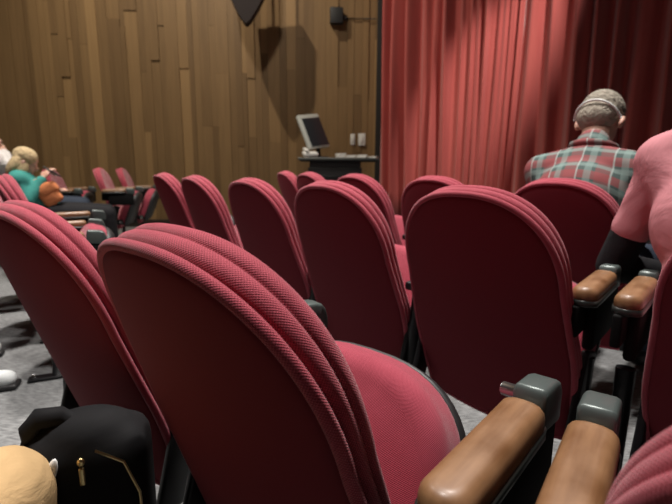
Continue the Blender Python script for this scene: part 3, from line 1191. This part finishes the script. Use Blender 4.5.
# man in the plaid shirt
x, y, th, dz = SEATS['M']
r = empty('person', (x, y, 0), -th)
tag(r, 'man in a red and green plaid shirt, seen from behind with bowed grey head', 'person')
J = seat_joints(chest=(0, 0.27, 0.80), neck=(-0.01, 0.36, 1.035), head=(-0.025, 0.465, 1.135), shL=(-0.18, 0.31, 0.925), shR=(0.18, 0.31, 0.925),
                elL=(-0.26, 0.42, 0.74), elR=(0.26, 0.42, 0.74))
body, hr, hd = person(r, J, plaid(), JEAN, 1.6, 0.75, bulk=1.08)
hm = soft_cloth('grey_hair', (0.30, 0.27, 0.22), 0.6, 60)
hair('hair', hd, hr, [((0, -0.022, 0.028), (0.083, 0.096, 0.084)), ((0, -0.050, -0.025), (0.076, 0.062, 0.070))], hm, r)
b = bmesh.new()
h3 = hr.to_3x3()
ringp = []
for k in range(25):
    a = PI * (-0.06) - (PI * 0.88) * k / 24
    ringp.append(hd + h3 @ Vector((0.088 * math.cos(a), -0.018 + 0.104 * math.sin(a), -0.035 + 0.022 * math.sin(-a))))
tube(b, ringp, 0.0045, 8)
link('mask_strap', b, mat('white_elastic', (0.75, 0.78, 0.76), 0.7), r)
b = bmesh.new()
mid = Vector((-0.005, 0.345, 1.01))
cp = []
for k in range(21):
    a = PI * 0.15 - PI * 1.3 * k / 20
    cp.append(mid + Vector((0.078 * math.cos(a), 0.072 * math.sin(a) + 0.01, 0.012 + 0.02 * math.sin(-a))))
tube(b, cp, 0.014, 8)
link('collar', b, bpy.data.materials['plaid_flannel'], r)

# person in the pink shirt
x, y, th, dz = SEATS['F']
r = empty('person', (x, y, 0), -th)
tag(r, 'person in a pink t-shirt over black sleeves at the right edge, leaning forward', 'person')
J = seat_joints(pelvis=(-0.08, 0.36, 0.55), chest=(-0.14, 0.46, 0.82), neck=(-0.12, 0.64, 1.06), head=(-0.11, 0.75, 1.16), shL=(-0.322, 0.53, 0.955), shR=(0.03, 0.52, 1.01),
                elL=(-0.425, 0.55, 0.66), elR=(0.14, 0.68, 0.72), haL=(-0.22, 0.78, 0.60), haR=(0.02, 0.88, 0.66),
                hpL=(-0.16, 0.42, 0.54), hpR=(0.04, 0.42, 0.54), knL=(-0.18, 0.86, 0.54), knR=(0.12, 0.86, 0.54), anL=(-0.18, 0.9, 0.10), anR=(0.12, 0.9, 0.10))
body, hr, hd = person(r, J, soft_cloth('pink_jersey', (0.52, 0.215, 0.24), 0.45, 7), BLACKC, 0.62, 0.5, sleeve_m=BLACKC, bulk=1.06)
hair('hair', hd, hr, [((0, -0.018, 0.028), (0.083, 0.096, 0.084)), ((0, -0.045, -0.03), (0.076, 0.062, 0.08))], soft_cloth('brown_hair', (0.05, 0.03, 0.02), 0.6, 60), r)

# two people at the left
x, y, th, dz = SEATS['I5']
r = empty('person', (x + 0.09, y, 0.04), -th)
tag(r, 'person with a raised fluffy white sleeve at the left picture edge', 'person')
J = seat_joints(chest=(-0.02, 0.20, 0.83), neck=(0.0, 0.10, 1.02), head=(0.0, 0.08, 1.145), shL=(-0.18, 0.14, 0.95), shR=(0.17, 0.16, 0.95),
                elL=(-0.22, 0.20, 0.74), haL=(-0.08, 0.34, 0.66), elR=(0.16, 0.27, 0.90), haR=(0.03, 0.20, 1.035))
body, hr, hd = person(r, J, soft_cloth('white_fleece', (0.72, 0.70, 0.68), 0.8, 30), JEAN, 1.6, -0.1, voxel=0.011)
hair('hair', hd, hr, [((0, -0.022, 0.034), (0.086, 0.094, 0.084)), ((0, -0.050, -0.03), (0.080, 0.06, 0.085))], soft_cloth('light_hair', (0.45, 0.38, 0.28), 0.6, 60), r)
x, y, th, dz = SEATS['I4']
r = empty('person', (x, y, 0), -th)
tag(r, 'person with long blond hair and teal top, slumped low at left', 'person')
J = seat_joints(chest=(0, 0.20, 0.76), neck=(-0.01, 0.17, 0.90), head=(0.0, 0.21, 0.985), shL=(-0.16, 0.16, 0.83), shR=(0.15, 0.16, 0.83),
                elL=(-0.20, 0.26, 0.66), elR=(0.19, 0.22, 0.66), haL=(-0.08, 0.38, 0.72), haR=(0.08, 0.33, 0.84))
body, hr, hd = person(r, J, soft_cloth('teal_jersey', (0.05, 0.26, 0.23)), BLACKC, 1.5, 0.5, voxel=0.011, bulk=0.85)
hair('hair', hd, hr, [((0, -0.02, 0.034), (0.088, 0.098, 0.086)), ((0.02, -0.045, -0.07), (0.095, 0.06, 0.12)), ((0.06, 0.0, -0.09), (0.045, 0.06, 0.10))],
     soft_cloth('blond_hair', (0.58, 0.45, 0.26), 0.7, 50), r, 0.007)
ph = empty('smartphone', loc_of('I4', 0.10, 0.41, 0.90), -th)
tag(ph, 'black phone held up by the blond person', 'phone')
bm = bmesh.new(); rbox(bm, (0, 0, 0), (0.16, 0.011, 0.078), 0.004, rot=Matrix.Rotation(0.9, 4, 'X') @ Matrix.Rotation(-0.5, 4, 'Y')); link('case', bm, M_BLACKP, ph)
bm = bmesh.new(); rbox(bm, (-0.075, -0.004, -0.02), (0.035, 0.012, 0.05), 0.003, rot=Matrix.Rotation(0.9, 4, 'X') @ Matrix.Rotation(-0.5, 4, 'Y')); link('card_pocket', bm, M_WHITEP, ph)
ob = empty('orange_bag', loc_of('I4', 0.12, 0.37, 0.63), -th)
tag(ob, 'orange leather bag lying on the lap of the blond person', 'bag')
M_OR = soft_cloth('orange_leather', (0.62, 0.22, 0.09), 0.3, 12)
rt = Matrix.Rotation(-0.62, 4, 'Y') @ Matrix.Rotation(-0.75, 4, 'Z')
rt = Matrix.Rotation(0.60, 4, 'X')
bm = bmesh.new(); rbox(bm, (0, 0, 0.08), (0.10, 0.15, 0.19), 0.03, 4, rot=rt); link('body', bm, M_OR, ob)
bm = bmesh.new(); rbox(bm, (0, 0, 0.12), (0.108, 0.158, 0.10), 0.03, 4, rot=rt); link('flap', bm, M_OR, ob)
bm = bmesh.new(); tube(bm, [(0, -0.12, 0.14), (0, -0.14, 0.18), (0, -0.07, 0.21), (0, -0.04, 0.17)], 0.007, 8); link('handle', bm, M_OR, ob)

# photographer's knee at the bottom left
khaki = soft_cloth('khaki_twill', (0.50, 0.34, 0.17), 0.3, 14)
r = empty('person', (-0.52, -0.27, 0), 0.05)
tag(r, 'seated person in khaki trousers of whom only one knee shows at bottom left', 'person')
J = seat_joints(knL=(-0.22, 0.80, 0.44), anL=(-0.24, 0.80, 0.10), knR=(0.078, 0.85, 0.462), anR=(0.05, 0.84, 0.10), haL=(-0.16, 0.52, 0.64), haR=(0.10, 0.48, 0.64),
                head=(-0.05, 0.34, 1.22), pelvis=(0, 0.10, 0.52), chest=(-0.02, 0.05, 0.83), neck=(-0.03, 0.08, 1.06), shL=(-0.2, 0.06, 0.97), shR=(0.16, 0.06, 0.97),
                hpL=(-0.11, 0.16, 0.50), hpR=(0.09, 0.16, 0.50), elL=(-0.26, 0.20, 0.74), elR=(0.20, 0.18, 0.74))
J['head'] = (-0.03, 0.10, 1.19); J['haL'] = (-0.18, 0.38, 0.62); J['haR'] = (0.12, 0.36, 0.62)
body, hr, hd = person(r, J, BLACKC, khaki, 1.5, 0.2, voxel=0.009)
hair('hair', hd, hr, [((0, -0.02, 0.03), (0.083, 0.096, 0.084))], soft_cloth('dark_hair', (0.04, 0.03, 0.02), 0.6, 60), r)
b = bmesh.new()
V0, V1 = Vector(J['knR']), Vector(J['hpR'])
for q in (0.0, 0.012):
    pts = []
    c = V0.lerp(V1, 0.16 + q)
    for k in range(25):
        a = PI * k / 24
        pts.append(c + Vector((0.077 * math.cos(a), 0, 0.077 * math.sin(a))))
    tube(b, pts, 0.0016, 6)
link('knee_seam', b, mat('khaki_thread', (0.62, 0.45, 0.25), 0.8), r)

# black backpack on the floor
bp_ = empty('backpack', (-0.410, 0.690, 0), 0.30)
bp_.scale = (1, 1, 1.26)
tag(bp_, 'black backpack with gold zipper standing on the carpet below the left foreground seat', 'bag')
M_BAG = soft_cloth('black_nylon', (0.008, 0.008, 0.009), 0.12, 8)
M_BAG.node_tree.nodes['Principled BSDF'].inputs['Roughness'].default_value = 0.8
b = bmesh.new()
rbox(b, (0, 0, 0.205), (0.19, 0.11, 0.41), 0.035, 4)
ell(b, (0.0, 0.0, 0.395), (0.08, 0.05, 0.035))
remeshed('main_compartment', b, M_BAG, 0.009, 3, bp_)
b = bmesh.new()
rbox(b, (0.01, -0.068, 0.145), (0.15, 0.06, 0.24), 0.025, 4)
remeshed('front_pocket', b, M_BAG, 0.008, 3, bp_)
b = bmesh.new()
tube(b, [(-0.01, 0, 0.405), (-0.035, -0.01, 0.428), (-0.065, -0.015, 0.430), (-0.080, -0.015, 0.415), (-0.085, -0.01, 0.395), (-0.070, 0, 0.37)], [0.012, 0.013, 0.014, 0.014, 0.012, 0.010], 10)
link('grab_handle', b, M_BAG, bp_)
GOLD = mat('gold_metal', (0.75, 0.58, 0.28), 0.3, 1.0)
b = bmesh.new()
tube(b, [(0.02, -0.058, 0.395), (0.06, -0.060, 0.375), (0.080, -0.062, 0.33), (0.084, -0.063, 0.24), (0.084, -0.062, 0.10)], 0.0022, 6)
link('zipper', b, GOLD, bp_)
b = bmesh.new()
rbox(b, (0.0, -0.061, 0.365), (0.008, 0.006, 0.024), 0.002)
ell(b, (0.0, -0.061, 0.384), (0.006, 0.004, 0.006), sub=2)
link('zipper_pull', b, GOLD, bp_)
b = bmesh.new()
ell(b, (-0.042, -0.058, 0.375), (0.008, 0.004, 0.020), Matrix.Rotation(0.4, 4, 'Y'), 2)
link('badge', b, M_WHITEP, bp_)

# white sneakers by the left edge
def sneaker(loc, rz, label):
    t = empty('sneaker', loc, rz)
    tag(t, label, 'shoe', 'white sneakers at the left edge')
    b = bmesh.new()
    limb(b, [(0, -0.10, 0.055), (0, -0.02, 0.05), (0, 0.09, 0.045)], [0.036, 0.036, 0.036])
    limb(b, [(0, -0.09, 0.06), (0, -0.085, 0.10)], [0.036, 0.037])
    remeshed('upper', b, soft_cloth('white_leather', (0.72, 0.76, 0.76), 0.15), 0.006, 2, t)
    b = bmesh.new()
    rbox(b, (0, -0.005, 0.0135), (0.082, 0.275, 0.027), 0.013, 4)
    link('sole', b, M_BLACKP, t)
    b = bmesh.new()
    for q in range(5):
        tube(b, [(-0.022, 0.045 - q * 0.02, 0.083 + q * 0.004), (0, 0.047 - q * 0.02, 0.09 + q * 0.004), (0.022, 0.045 - q * 0.02, 0.083 + q * 0.004)], 0.0028, 6)
    link('laces', b, M_WHITEP, t)


sneaker((-1.49, 1.79, 0), -1.25, 'white sneaker with black sole at the left edge, the nearer one')
sneaker((-1.80, 2.12, 0), -1.15, 'white sneaker farther back at the left edge, mostly in the dark')
